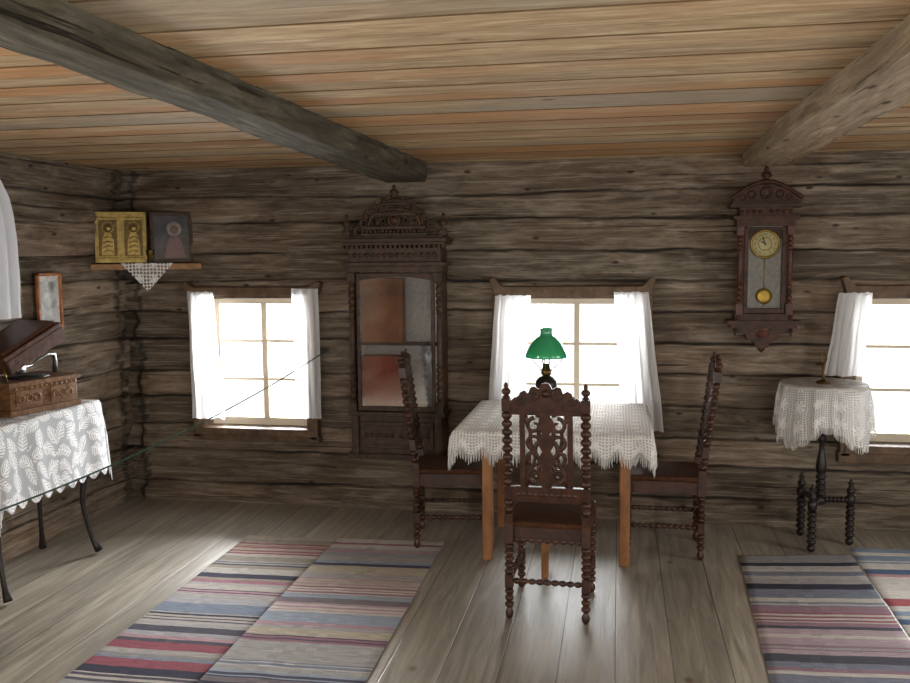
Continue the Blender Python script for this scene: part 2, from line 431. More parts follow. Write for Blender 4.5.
mb=MB(); mb.box(XL-.3,XR+.3,YN-.3,YB+.3,-.12,0); OB('floor',mb,M_floor,kind='structure')
mb=MB(); w=CW; yy=math.floor((YN-.2)/w)*w; k=0
while yy<YB+.2:
    lo=.003 if k%2 else 0
    mb.box(XL-.3,XR+.3,yy+.0005,yy+w-.0005,ZC+lo,ZC+.06); yy+=w;k+=1
mb.box(XL-.3,XR+.3,YN-.3,YB+.3,ZC+.055,ZC+.09)
OB('ceiling',mb,M_ceil,kind='structure')
def beam(name,xw0,xw1,xn0,xn1,zw,zn,mat,seed,lab):
    mb=MB(); v=[];f=[]; N=140
    for i in range(N+1):
        t=i/N; Y=YB-.02+(YN-YB+.04)*t
        x0=xw0+(xn0-xw0)*t; x1=xw1+(xn1-xw1)*t; zb=zw+(zn-zw)*t
        c=.012+.010*noise.noise(Vector((Y*3,seed,0)))
        sx=noise.noise(Vector((7,Y*.6,seed)))*.022; sz=noise.noise(Vector((3,Y*.8,seed)))*.008
        sec=[(x0,ZC+.02),(x0,zb+c),(x0+c,zb),(x1-c,zb),(x1,zb+c),(x1,ZC+.02)]
        for m,(a,b) in enumerate(sec):
            n=noise.noise(Vector((m*2.3,Y*5,seed)))*.007
            v.append((a+n+sx,Y,b+((n*.7+sz) if b<ZC else 0)))
    for i in range(N):
        for m in range(5): f.append((i*6+m,i*6+m+1,(i+1)*6+m+1,(i+1)*6+m))
    f.append(tuple(range(6))); f.append(tuple(reversed(range(N*6,N*6+6))))
    mb.add(v,f,False); OB(name,mb,mat,kind='structure',label=lab)
beam('trim_1',-1.505,-1.225,-1.41,-1.335,2.18,2.235,M_beam,3,'dark hewn log beam under the board ceiling')
beam('trim_2',.72,1.0,.705,.975,2.22,2.205,M_beam2,8,'pale hewn log beam under the board ceiling')

def window(i,x0,x1,z0,z1,cw,tw,sill,th):
    Y=YB
    mb=MB()
    yf=Y-.075; yb=Y+.16
    mb.box(x0-.03,x0+.005,yf,yb,z0-.02,z1+.02); mb.box(x1-.005,x1+.03,yf,yb,z0-.02,z1+.02)
    mb.box(x0-.03,x1+.03,yf,yb,z1-.005,z1+.03); mb.box(x0-.05,x1+.05,yf-.02,yb,z0-.05,z0)
    mb.box(x0-cw,x0-.015,yf-.012,Y-.02,z0-.07,z1+.02); mb.box(x1+.015,x1+cw,yf-.012,Y-.02,z0-.07,z1+.02)
    mb.box(x0-cw-.01,x1+cw+.01,yf-.012,Y-.02,z0-sill,z0-.045)
    e=tw
    top=[(x0-e,z1+.02),(x1+e,z1+.02),(x1+e+.03,z1+th),(x1+e,z1+th+.015),(x1+e-.05,z1+.075),(x0-e+.05,z1+.075),(x0-e,z1+th+.015),(x0-e-.03,z1+th)]
    mb.prism(top,yf-.02,Y-.02)
    w=OB('window_%d'%i,mb,M_case,bevel=.006,kind='structure')
    s=MB(); ys=Y+.06
    s.box(x0,x0+.075,ys,ys+.04,z0,z1); s.box(x1-.06,x1,ys,ys+.04,z0,z1); s.box(x0+.075,x1-.06,ys,ys+.04,z1-.045,z1); s.box(x0+.075,x1-.06,ys,ys+.04,z0,z0+.05)
    xm=(x0+x1)/2+.03
    s.box(xm-.018,xm+.018,ys-.003,ys+.043,z0+.05,z1-.045)
    for fz in (.36,.66): s.box(x0+.075,x1-.06,ys+.008,ys+.03,z0+(z1-z0)*fz-.009,z0+(z1-z0)*fz+.009)
    OB('sash',s,M_sash,parent=w,label='wooden sash with glazing bars, window glare in its colour')
    gp=MB(); gp.box(x0+.03,x1-.03,ys+.014,ys+.018,z0+.03,z1-.03); OB('glass_pane',gp,M_glass,parent=w)
window(1,*W1,.075,.09,.09,.10); window(2,*W2,.075,.065,.11,.12); window(3,*W3,.075,.065,.11,.12)

def curtain(tl,tr,bl,br,zt,zb,y,n,lab,amp=.010):
    mb=MB(); NX=n*10; NZ=26; v=[];f=[]
    sd=tl*7
    for j in range(NZ+1):
        t=j/NZ; z=zt+(zb-zt)*t
        for i in range(NX+1):
            u=i/NX
            x0=tl+(bl-tl)*t; x1=tr+(br-tr)*t
            x=x0+(x1-x0)*u+.006*noise.noise(Vector((u*2+sd,t*3,0)))
            ph=u*n*2*pi+1.6*noise.noise(Vector((u*3+sd,t*1.2,5)))
            yy=y+amp*(.5+.7*t)*(math.sin(ph)+.4*math.sin(ph*2.3+sd))+.008*noise.noise(Vector((x*9,z*3,1)))
            zz=z
            if j==NZ: zz+=.014*noise.noise(Vector((x*14,0,0)))
            if j==0: zz+=.008*noise.noise(Vector((x*40,3,0)))
            v.append((x,yy,zz))
    for j in range(NZ):
        for i in range(NX): f.append((j*(NX+1)+i,j*(NX+1)+i+1,(j+1)*(NX+1)+i+1,(j+1)*(NX+1)+i))
    mb.add(v,f,True)
    mb.tube([(tl,y,zt-.012),(tr,y,zt-.012)],.003)
    OB('curtain',mb,M_curt,label=lab,cat='curtain',group='white window curtains')
YCu=YB-.135
def cs(x): return x*.976
curtain(cs(-2.94),cs(-2.75),cs(-2.93),cs(-2.69),1.475,.61,YCu,3,'thin white curtain beside the small window near the corner')
curtain(cs(-2.18),cs(-1.99),cs(-2.15),cs(-1.985),1.495,.63,YCu,3,'thin white curtain at the window beside the dark cabinet')
curtain(cs(-.79),cs(-.56),cs(-.84),cs(-.60),1.45,.72,YCu,4,'thin white curtain behind the lace-covered table by the lamp')
curtain(cs(-.03),cs(.185),cs(.03),cs(.29),1.47,.60,YCu,4,'thin white curtain flaring out wide behind a carved chair')
curtain(cs(1.31),cs(1.50),cs(1.24),cs(1.46),1.465,.97,YCu,4,'thin white curtain hanging behind the small round table')

# ------------------------------------------------------------------ rugs
def rug(corners,pal,lab,seed,big=11):
    random.seed(seed)
    fl,fr,nr,nl=[Vector(c) for c in corners]
    n=int(((fl-nl).length)/.0105)
    stripes=[]
    while len(stripes)<n:
        if random.random()<.2:
            a,b=random.sample(pal,2)
            for _ in range(random.choice([2,3])): stripes+=[a]*random.choice([1,2,2])+[b]*random.choice([1,2,2])
        else: stripes+=[random.choice(pal)]*random.choice([3,4,5,6,7,big])
    mb=MB(); v=[];f=[]; NX=14
    for j in range(n+1):
        t=j/n
        a=fl.lerp(nl,t); b=fr.lerp(nr,t)
        for i in range(NX+1):
            p=a.lerp(b,i/NX)
            e=.005*noise.noise(Vector((p.y*6,i//NX*5,seed))) if i in(0,NX) else 0
            v.append((p.x+e,p.y+.006*noise.noise(Vector((p.x*8,0,seed))),.0055+.0015*noise.noise(Vector((p.x*4,p.y*4,seed)))))
    for j in range(n):
        for i in range(NX): f.append((j*(NX+1)+i,(j+1)*(NX+1)+i,(j+1)*(NX+1)+i+1,j*(NX+1)+i+1))
    mb.add(v,f,True)
    o=OB('rag_rug',mb,M_rug,label=lab,cat='rug',group='striped rag runners')
    ca=o.data.color_attributes.new('Col','FLOAT_COLOR','CORNER')
    data=[]
    for j in range(n):
        c0=stripes[j]
        for i in range(NX):
            k=1+.12*noise.noise(Vector((i*.9,j*.7,seed)))
            data+=list(srgb(tuple(min(255,x*k) for x in c0)))*4
    ca.data.foreach_set('color',data)
    so=o.modifiers.new('thick','SOLIDIFY'); so.thickness=.004; so.offset=-1
    return o
PA=[(166,162,158),(180,174,166),(152,150,150),(86,85,96),(66,66,80),(158,112,124),(178,146,152),(194,186,174),(172,160,146),(126,136,152),(180,174,166),(166,164,168),(146,88,98),(150,142,130)]
PB=[(160,158,156),(150,151,156),(80,80,96),(60,61,74),(144,108,118),(186,180,172),(176,166,148),(120,130,146),(120,112,116),(162,156,154),(170,142,150),(146,156,168),(190,182,170)]
PC=[(148,146,148),(162,158,158),(82,82,92),(64,64,76),(146,118,130),(170,152,158),(176,172,168),(122,126,140),(190,184,176),(156,152,154),(146,98,108)]
PD=[(214,212,208),(212,208,202),(218,216,211),(96,116,150),(172,96,102),(218,214,207),(144,160,182),(198,156,156),(204,202,200)]
rug([(-2.22,4.97,0),(-1.668,5.0,0),(-1.650,2.2,0),(-2.20,2.2,0)],PA,'striped rag runner in grey, mauve and cream beside the narrow table',11)
rug([(-1.665,5.0,0),(-1.01,5.04,0),(-.97,2.2,0),(-1.647,2.2,0)],PB,'wide navy, grey and plum striped rag runner by the table',29)
rug([(.68,5.06,0),(1.30,5.17,0),(1.215,2.2,0),(.54,2.2,0)],PC,'muted grey and plum striped rag runner before the small round table',36)
rug([(1.318,5.29,0),(1.90,5.34,0),(1.86,2.2,0),(1.225,2.2,0)],PD,'pale rag runner with thin red and blue stripes',47,4)
random.seed(7)
# ------------------------------------------------------------------ draped cloth
def drape(mb,x0,x1,y0,y1,z,dr,step=.02,amp=.012,freq=38,zig=0,seed=0,zp=.115):
    v=[];f=[];uv=[]
    nx=int((x1-x0+dr[0]+dr[1])/step); ny=int((y1-y0+dr[2]+dr[3])/step)
    for j in range(ny+1):
        Yp=y0-dr[2]+(y1-y0+dr[2]+dr[3])*j/ny
        for i in range(nx+1):
            Xp=x0-dr[0]+(x1-x0+dr[0]+dr[1])*i/nx
            a=(Xp-x0) if Xp<x0 else (Xp-x1 if Xp>x1 else 0)
            b=(Yp-y0) if Yp<y0 else (Yp-y1 if Yp>y1 else 0)
            h=math.hypot(a,b)
            X=min(max(Xp,x0),x1); Y=min(max(Yp,y0),y1)
            if h>0:
                s=Xp if abs(b)>abs(a) else Yp
                out=.010*min(1,h/.02)+h*.08+amp*min(1,h/.08)*(1+math.sin(s*freq+noise.noise(Vector((s*4,seed,0)))*4))*.9*(.4+.9*abs(noise.noise(Vector((s*2.3,seed+5,0)))))
                hh=h
                if a and b: hh=max(abs(a),abs(b))+.35*min(abs(a),abs(b)); 
                if zig: hh*=1-zig*(1-abs(math.sin(s*pi/zp)))*min(1,h/.06)
                X+=out*a/h; Y+=out*b/h
                Z=z-max(0,hh-.006)
            else: Z=z+.0015*noise.noise(Vector((X*9,Y*9,0)))
            v.append((X,Y,Z)); uv.append((Xp,Yp))
    for j in range(ny):
        for i in range(nx): f.append((j*(nx+1)+i,j*(nx+1)+i+1,(j+1)*(nx+1)+i+1,(j+1)*(nx+1)+i))
    mb.add(v,f,True); return uv,v,nx,ny
def set_uv(o,uv):
    l=o.data.uv_layers.new(name='UVMap')
    for lp in o.data.loops:
        if lp.vertex_index<len(uv): l.data[lp.index].uv=uv[lp.vertex_index]
# ------------------------------------------------------------------ dining table
tx0,tx1,ty0,ty1,tz=-.84,.16,4.50,5.48,.785
T=EM('dining_table',(-.34,4.98,0),label='orange pine gateleg dining table under a lace cloth by the window',cat='table')
def TL(mb,name,mat,**k): 
    mb.mapv(lambda p:(p.x+.34,p.y-4.98,p.z)); return OB(name,mb,mat,parent=T,**k)
mb=MB(); mb.box(tx0,tx1,ty0,ty1,tz-.028,tz); TL(mb,'table_top',M_pine,bevel=.004)
mb=MB(); mb.box(-.72,.04,4.80,4.825,.64,.757); mb.box(-.72,.04,5.395,5.42,.64,.757); mb.box(-.735,-.71,4.80,5.42,.64,.757); mb.box(.03,.055,4.80,5.42,.64,.757); TL(mb,'apron',M_pine,bevel=.003)
for (lx,ly) in [(-.712,4.80),(.042,4.81),(-.712,5.41),(.042,5.41)]:
    mb=MB(); mb.box(lx-.028,lx+.028,ly-.028,ly+.028,0,.757); TL(mb,'leg',M_pine,bevel=.006)
mb=MB(); mb.box(-.390,-.352,4.535,4.575,0,.757); mb.box(-.385,-.357,4.57,4.81,.10,.14); mb.box(-.385,-.357,4.57,4.81,.66,.72); TL(mb,'gate_leg',M_pine,bevel=.005)
mb=MB(); uv,cv,nx,ny=drape(mb,tx0-.004,tx1+.004,ty0-.004,ty1+.004,tz+.005,(.13,.13,.125,.10),step=.0115,zig=.36)
C=OB('tablecloth',mb,M_lace,label='white crocheted lace tablecloth with fringe on dining table',cat='tablecloth'); set_uv(C,uv)
def rim(nx,ny):
    for i in range(0,nx+1): yield i
    for j in range(1,ny+1): yield j*(nx+1)+nx
    for i in range(nx-1,-1,-1): yield ny*(nx+1)+i
    for j in range(ny-1,0,-1): yield j*(nx+1)
def fringe(cv,nx,ny,L,r=.0035):
    fr=MB(); ids=list(rim(nx,ny))
    for q,i in enumerate(ids):
        a=Vector(cv[i]); b=Vector(cv[ids[(q+1)%len(ids)]])
        for s in (0,.5):
            p=a.lerp(b,s); l=L*(.75+.5*random.random()); dx=.010*(random.random()-.5)
            fr.tube([p,p+Vector((dx*.5,dx,-l*.5)),p+Vector((dx,dx,-l))],[r,r*.8,r*.6],seg=3)
    return fr
OB('fringe',fringe(cv,nx,ny,.052,.0024),M_thread,parent=C)
# ------------------------------------------------------------------ chairs
def build_chair(loc,rot,label):
    R=EM('dining_chair',loc,rot,label=label,cat='chair',group='carved dining chairs around the table')
    hw=.178; yb=-.20; yf=.20
    def lean(p):
        if p.z>.47: return (p.x,p.y-.085*(p.z-.47)/.65,p.z)
        return p
    for sx,yy in ((-1,yb),(1,yb),(-1,yf),(1,yf)):
        mb=MB(); x=hw*sx
        mb.lathe([(.008,0),(.017,.012),(.02,.03),(.012,.05)]+beads(.055,.15,3,.022,.010),(x,yy,0),12)
        mb.box(x-.019,x+.019,yy-.019,yy+.019,.152,.215)
        mb.lathe(beads(.215,.365,5,.023,.011),(x,yy,0),12)
        mb.box(x-.02,x+.02,yy-.02,yy+.02,.365,.47)
        OB('leg',mb,M_ch,parent=R,bevel=.002)
    def str_(p,q):
        mb=MB(); p=Vector(p);q=Vector(q); L=(q-p).length
        n=max(5,int(L/.032))
        mb.lathe(beads(0,L,n,.0150,.007,5),(0,0,0),9)
        M=Matrix.Translation(p)@(q-p).to_track_quat('Z','Y').to_matrix().to_4x4()
        mb.mapv(lambda v:M@v); OB('stretcher',mb,M_ch,parent=R)
    str_((-hw+.018,yb,.185),(hw-.018,yb,.185)); str_((-hw,yb+.018,.185),(-hw,yf-.018,.185)); str_((hw,yb+.018,.185),(hw,yf-.018,.185)); str_((-hw+.018,yf,.30),(hw-.018,yf,.30))
    mb=MB()
    mb.box(-hw,hw,yb+.012,yb+.03,.37,.442); mb.box(-hw,hw,yf-.03,yf-.012,.37,.442)
    mb.box(-hw-.010,-hw+.012,yb,yf,.37,.442); mb.box(hw-.012,hw+.010,yb,yf,.37,.442)
    for s in(-1,1):
        for i in range(9):
            mb.lathe([(.0001,-.006),(.014,-.003),(.012,.004),(.0001,.008)],(-hw+.03+i*(2*hw-.06)/8,s*(yf-.01),.378),8,'Y')
    OB('seat_frame',mb,M_ch,parent=R,bevel=.003)
    mb=MB(); mb.box(-hw-.018,hw+.018,yb-.010,yf+.025,.442,.472); OB('seat',mb,M_seat,parent=R,bevel=.012)
    mb=MB()
    for sx in(-1,1):
        x=hw*sx
        mb.box(x-.02,x+.02,yb-.02,yb+.02,.46,.51)
        mb.lathe(beads(.51,.58,2,.023,.011),(x,yb,0),12)
        mb.box(x-.018,x+.018,yb-.018,yb+.018,.58,.645)
        mb.lathe(beads(.645,1.0,9,.0245,.011),(x,yb,0),12)
        mb.box(x-.02,x+.02,yb-.02,yb+.02,1.0,1.06)
        mb.lathe(finial(1.06,.075,.022),(x,yb,0),12)
    mb.box(-hw+.015,hw-.015,yb-.013,yb+.013,.570,.645)
    for i in range(11): mb.lathe([(.0001,-.018),(.011,-.014),(.011,.014),(.0001,.018)],(-.13+i*.026,yb,.607),8,'Y')
    mb.box(-hw+.015,hw-.015,yb-.011,yb+.011,.985,1.01)
    mb.mapv(lean); B=OB('backrest',mb,M_ch,parent=R,bevel=.002)
    mb=MB()
    half=[(0,1.135),(.018,1.13),(.03,1.105),(.05,1.118),(.068,1.112),(.078,1.085),(.098,1.098),(.116,1.088),(.122,1.062),(.14,1.066),(.156,1.05),(.160,1.0),(.11,1.0),(.08,1.012),(.05,1.0)]
    poly=[(x,z) for x,z in half]+[(0,.993)]+[(-x,z) for x,z in reversed(half[1:])]
    mb.prism(poly,yb-.011,yb+.011)
    def spiral(cx,cz,r,t0,turn,sgn,rad,y):
        pts=[]
        for i in range(16):
            u=i/15; a=t0+sgn*turn*u; rr=r*(1-.75*u); pts.append((cx+rr*math.cos(a),y,cz+rr*math.sin(a)))
        mb.tube(pts,[rad*(1-.4*i/15) for i in range(16)],6)
    for s in(-1,1):
        for y in (yb-.013,yb+.013):
            spiral(s*.055,1.075,.026,pi/2,7,s,.007,y); spiral(s*.112,1.05,.022,pi/2,7,-s,.006,y)
    for y in(yb-.013,yb+.013): mb.lathe([(.0001,-.012),(.018,-.006),(.018,.006),(.0001,.012)],(0,y,1.085),10,'Y')
    mb.mapv(lean); OB('crest',mb,M_ch,parent=B,label='carved scrolled crest rail')
    mb=MB()
    for s in(-1,1):
        mb.box(s*.108-.012,s*.108+.012,yb-.009,yb+.009,.64,.99)
        for (cz,rr,sg,t0) in ((.70,.038,1,-pi/2),(.775,.040,-1,pi/2),(.86,.040,1,-pi/2),(.935,.038,-1,pi/2)):
            spiral(s*.052,cz,rr,t0,6.5,sg*s,.0115,yb)
        pts=[(s*(.092-.045*math.sin(pi*i/12)**2*(1 if (i//3)%2 else .6)),yb,.645+.34*i/12) for i in range(13)]
        mb.tube(pts,.0095,6)
    leaf=[];N=24
    for i in range(N+1):
        t=i/N; leaf.append((.018+.018*abs(math.sin(t*pi*4)),.645+.34*t))
    poly=leaf+[(-x,z) for x,z in reversed(leaf)]
    mb.prism(poly,yb-.010,yb+.010)
    mb.torus((0,yb,.82),.052,.011); mb.torus((0,yb,.90),.034,.010); mb.torus((0,yb,.72),.038,.010)
    mb.mapv(lean); OB('splat',mb,M_ch,parent=B,label='pierced carved splat')
    return R
ch=build_chair((-.308,4.195,0),(0,0,math.radians(-2)),'dark carved chair with turned posts, its back to the room')
clone(ch,(-.970,5.10,.007),(0,0,math.radians(-82)),'dark carved chair side-on at the table beside the cabinet')
clone(ch,(.262,5.14,0),(0,0,math.radians(89)),'dark carved chair side-on at the table by the flared curtain')
# ------------------------------------------------------------------ lamp on the table
L=EM('table_lamp',(-.400,4.98,tz+.006),label='brass oil lamp with green glass shade on lace cloth',cat='lamp')
mb=MB(); mb.lathe([(.0001,0),(.062,0),(.065,.012),(.05,.022),(.03,.03),(.02,.045),(.028,.06),(.018,.075),(.015,.10),(.024,.115),(.02,.13)],seg=24); OB('base',mb,M_brass,parent=L)
mb=MB(); mb.lathe([(.02,.13),(.05,.15),(.062,.175),(.06,.20),(.042,.222),(.025,.232)],seg=24); OB('oil_reservoir',mb,M_blk,parent=L)
mb=MB(); mb.lathe([(.022,.232),(.03,.24),(.03,.262),(.024,.27),(.018,.30)],seg=20); mb.torus((0,0,.262),.036,.003,'Z'); 
for a in range(3):
    an=a*2*pi/3+.5; mb.tube([(.03*math.cos(an),.03*math.sin(an),.26),(.085*math.cos(an),.085*math.sin(an),.30),(.108*math.cos(an),.108*math.sin(an),.338)],.0025,5)
OB('burner',mb,M_brass,parent=L)
def opn(mb): mb.f=[q for q in mb.f if len(q)==4]; mb.sm=[True]*len(mb.f); mb.mi=[0]*len(mb.f)
prof=[(.117,.335),(.120,.342),(.112,.365),(.098,.395),(.078,.425),(.055,.447),(.038,.457),(.034,.470),(.034,.488),(.040,.500)]
mb=MB(); mb.lathe(prof+[(r-.004,z) for r,z in reversed(prof)],seg=36); opn(mb); OB('lamp_shade',mb,M_shade,parent=L,label='green glass dome shade')
mb=MB(); mb.lathe([(.018,.28),(.026,.31),(.02,.36),(.018,.50),(.019,.515)],seg=16); opn(mb); OB('glass_chimney',mb,M_glass,parent=L)

# ------------------------------------------------------------------ cabinet
cx=-1.397; K=EM('wall_cabinet',(cx,YB-.05,0),label='ornate dark carved wall cabinet with glazed door between windows',cat='cabinet')
def P(mb,name,mat,par=K,**k): return OB(name,mb,mat,parent=par,**k)
hw=.30; f0=-.19
mb=MB()
mb.box(-hw,-hw+.022,f0+.02,0,.42,1.62); mb.box(hw-.022,hw,f0+.02,0,.42,1.62); mb.box(-hw,hw,-.02,0,.42,1.62)
mb.box(-hw,hw,f0+.02,-.02,.42,.44); mb.box(-hw,hw,f0+.02,-.02,.68,.70); mb.box(-hw,hw,f0+.02,-.02,1.60,1.62)
mb.box(-hw,hw,f0+.01,f0+.03,.42,.69)
P(mb,'body',M_cab,bevel=.003)
mb=MB(); mb.box(-.275,.275,-.024,-.0205,.70,1.60); P(mb,'back_panel',M_grey)
mb=MB(); mb.box(-hw+.022,hw-.022,f0+.05,-.024,1.13,1.145); P(mb,'shelf',M_cab)
mb=MB()
mb.box(-hw-.025,hw+.025,f0-.01,0,.395,.43); mb.box(-hw-.02,hw+.02,f0-.008,0,.675,.705)
mb.box(-.24,.24,f0-.002,f0+.012,.465,.64); mb.box(-.21,.21,f0-.008,f0+.01,.49,.615)
for s in(-1,1):
    for i in range(6): mb.lathe([(.0001,-.012),(.016,-.006),(.016,.004),(.0001,.008)],(s*(.03+.034*i),f0-.006,.553),10,'Y')
    mb.box(s*.275-.024,s*.275+.024,f0-.012,f0+.02,.43,.68)
P(mb,'base_panel',M_cab,bevel=.004)
for s in(-1,1):
    mb=MB(); x=s*.285
    mb.box(x-.026,x+.026,f0-.022,f0+.03,.705,.76)
    mb.lathe([(.024,.76),(.024,.775),(.014,.785)]+beads(.785,1.0,5,.022,.012)+[(.022,1.01),(.014,1.03),(.019,1.18),(.014,1.33),(.022,1.345)]+beads(1.35,1.52,4,.022,.012)+[(.024,1.53),(.024,1.545)],(x,f0+.002,0),14)
    mb.box(x-.026,x+.026,f0-.022,f0+.03,1.545,1.60)
    P(mb,'column',M_cab,bevel=.002)
mb=MB()
mb.box(-.255,-.232,f0,f0+.022,.71,1.595); mb.box(.232,.255,f0,f0+.022,.71,1.595); mb.box(-.232,.232,f0,f0+.022,.71,.740)
ar=[(-.232,1.595),(-.232,1.55)]+[(-.232+.464*i/16,1.55+.025*math.sin(pi*i/16)) for i in range(1,16)]+[(.232,1.55),(.232,1.595)]
mb.prism(ar,f0,f0+.022)
DR=P(mb,'door',M_cab,bevel=.003)
mb=MB(); mb.box(-.238,.238,f0+.012,f0+.015,.735,1.58); OB('door_glass',mb,M_mglass,parent=DR)
mb=MB(); mb.lathe([(.0001,-.012),(.009,-.01),(.005,-.002),(.005,.003)],(.244,f0,1.12),10,'Y'); OB('knob',mb,M_brass,parent=DR)
mb=MB()
mb.box(-hw-.01,hw+.01,f0-.012,0,1.60,1.64); mb.box(-hw-.035,hw+.035,f0-.035,0,1.64,1.665)
mb.box(-hw,hw,f0-.005,0,1.665,1.755)
for i in range(14): mb.lathe([(.0001,-.016),(.015,-.008),(.015,.006),(.0001,.01)],(-.26+i*.04,f0-.005,1.71),8,'Y')
for i in range(22): mb.box(-.325+i*.031-.008,-.325+i*.031+.008,f0-.04,f0,1.752,1.772)
mb.box(-hw-.03,hw+.03,f0-.03,0,1.77,1.79); mb.box(-hw-.045,hw+.045,f0-.05,0,1.79,1.815); mb.box(-hw-.02,hw+.02,f0-.02,0,1.815,1.83)
P(mb,'cornice',M_cab,bevel=.003)
for s in(-1,1):
    mb=MB(); mb.box(s*.315-.024,s*.315+.024,f0,f0+.05,1.83,1.86); mb.lathe(finial(1.86,.115,.028),(s*.315,f0+.02,0),12); P(mb,'finial',M_cab)
# crest: tiered pierced dome rising to a central peak
mb=MB(); yc=f0+.01
def dome(w,h,z0,n=22): return [(-w*abs(math.cos(pi*i/n))**.85*(1 if i<=n/2 else -1),z0+h*math.sin(pi*i/n)**.85) for i in range(n+1)]
mb.box(-.205,.205,yc-.018,yc+.035,1.872,1.888); mb.box(-.215,.215,yc-.014,yc+.035,1.83,1.845)
for i in range(15):
    x=-.18+.36*i/14; mb.lathe(beads(1.845,1.873,1,.010,.005),(x,yc+.004,0),8)
for (w,h,z0,r) in ((.165,.110,1.888,.012),(.110,.075,1.888,.008),(.120,.085,1.965,.010),(.075,.050,1.965,.007),(.070,.050,2.028,.009)):
    mb.tube([(x,yc+.006,z) for x,z in dome(w,h,z0)],r,6)
mb.box(-.135,.135,yc-.010,yc+.03,1.958,1.972); mb.box(-.085,.085,yc-.008,yc+.03,2.022,2.034)
for (z0,z1,w,n) in ((1.888,1.958,.145,11),(1.972,2.022,.095,8),(2.034,2.066,.05,5)):
    for i in range(n):
        x=-w+2*w*i/(n-1); zt=z1-(z1-z0)*.35*abs(x/w)**2; mb.lathe(beads(z0,zt,3,.009,.004),(x,yc+.006,0),8)
mb.lathe([(.0001,-.016),(.030,-.008),(.030,.006)],(0,yc,1.925),14,'Y'); mb.torus((0,yc-.002,1.925),.036,.008)
for s in(-1,1):
    mb.torus((s*.235,yc+.008,1.862),.028,.009); mb.torus((s*.200,yc+.008,1.912),.022,.008); mb.torus((s*.275,yc+.008,1.850),.016,.006); mb.torus((s*.148,yc+.008,1.985),.016,.007)
    mb.lathe(finial(1.925,.075,.017),(s*.190,yc+.012,0),8); mb.lathe(finial(1.985,.065,.014),(s*.128,yc+.012,0),8); mb.lathe(finial(2.03,.05,.012),(s*.08,yc+.012,0),8)
mb.lathe(finial(2.068,.085,.030),(0,yc+.01,0),12)
P(mb,'crest',M_cab,label='tiered pierced crest with small finials')
mb=MB(); mb.box(-.25,.06,-.13,-.03,.701,1.06); OB('red_reflection_block',mb,M_red,loc=(cx,YB-.05,0),bevel=.006,label='red block standing in for a reflection in the cabinet glass',cat='box')  # added block, paints the red reflection in the door glass
mb=MB(); mb.box(-.25,.03,-.12,-.03,1.146,1.56); mb.box(-.22,.00,-.126,-.118,1.18,1.52); OB('orange_reflection_block',mb,M_orange,loc=(cx,YB-.05,0),bevel=.006,label='orange-brown block standing in for a reflection in the cabinet glass',cat='box')  # orange part of the door-glass reflection, built as a solid block

# ------------------------------------------------------------------ clock
qx=.850; Q=EM('wall_clock',(qx,YB-.05,0),label='carved walnut pendulum wall clock on log wall',cat='clock')
f0=-.12
mb=MB()
mb.box(-.135,.135,f0+.02,0,1.30,1.90); P(mb,'case_back',M_clock,Q)
mb=MB(); mb.box(-.14,-.12,f0,0,1.33,1.90); mb.box(.12,.14,f0,0,1.33,1.90)
mb.box(-.165,.165,f0-.015,0,1.86,1.90); mb.box(-.185,.185,f0-.03,0,1.90,1.92); mb.box(-.15,.15,f0-.01,0,1.92,1.97); mb.box(-.205,.205,f0-.045,0,1.97,1.99)
mb.box(-.19,.19,f0-.02,0,1.99,2.005)
mb.box(-.165,.165,f0-.015,0,1.30,1.34); mb.box(-.21,.21,f0-.035,0,1.275,1.30); mb.box(-.19,.19,f0-.02,0,1.255,1.275)
br=[(-.165,1.255),(-.15,1.225),(-.10,1.215),(-.085,1.18),(-.05,1.17),(-.03,1.135),(.03,1.135),(.05,1.17),(.085,1.18),(.10,1.215),(.15,1.225),(.165,1.255)]
mb.prism(br,f0+.02,0)
for s in(-1,1): mb.lathe(finial(0,.05,.012),(0,0,0),8,M=Matrix.Translation((s*.16,f0+.01,1.255))@Matrix.Rotation(pi,4,'X'))
P(mb,'case',M_clock,Q,bevel=.003)
mb=MB(); mb.lathe([(.0001,1.10),(.018,1.115),(.03,1.135),(.015,1.15),(.03,1.18),(.06,1.215),(.05,1.24),(.07,1.255)],(0,f0+.06,0),12)
P(mb,'pendant_drop',M_clockr,Q,label='reddish turned drop')
for s in(-1,1):
    for x,z,r in [(s*(.03+.036*i),1.945,.012) for i in range(4)]+[(s*.15,1.318,.014)]:
        mb=MB(); mb.lathe([(.0001,-.016),(r,-.008),(r,.006)],(x,f0-(.008 if z>1.5 else .014),z),10,'Y'); P(mb,'boss',M_clockr,Q)
for s in(-1,1):
    mb=MB(); x=s*.142
    mb.box(x-.02,x+.02,f0-.02,f0+.02,1.34,1.40); mb.lathe([(.018,1.40),(.018,1.41),(.010,1.42)]+beads(1.42,1.52,3,.017,.009)+[(.019,1.53),(.011,1.55),(.016,1.63),(.011,1.70),(.019,1.715)]+beads(1.72,1.80,3,.017,.009)+[(.018,1.81)],(x,f0-.002,0),12); mb.box(x-.02,x+.02,f0-.02,f0+.02,1.81,1.86)
    P(mb,'column',M_clockr,Q,bevel=.002)
mb=MB(); yc=f0
arc=[(-.185,2.005),(-.185,2.03)]+[(-.185+.37*i/14,2.03+.075*math.sin(pi*i/14)) for i in range(1,14)]+[(.185,2.03),(.185,2.005)]
mb.prism(arc,yc,yc+.03)
pts=[(-.205+.41*i/20,yc-.006,2.02+.10*math.sin(pi*i/20)) for i in range(21)]; mb.tube(pts,.012,8)
mb.torus((0,yc-.004,2.055),.028,.009)
for s in(-1,1):
    mb.torus((s*.08,yc-.004,2.045),.02,.007); mb.torus((s*.13,yc-.004,2.03),.014,.005)
mb.lathe(finial(2.12,.095,.032),(0,yc+.015,0),14)
mb.box(-.02,.02,yc,yc+.03,2.10,2.125)
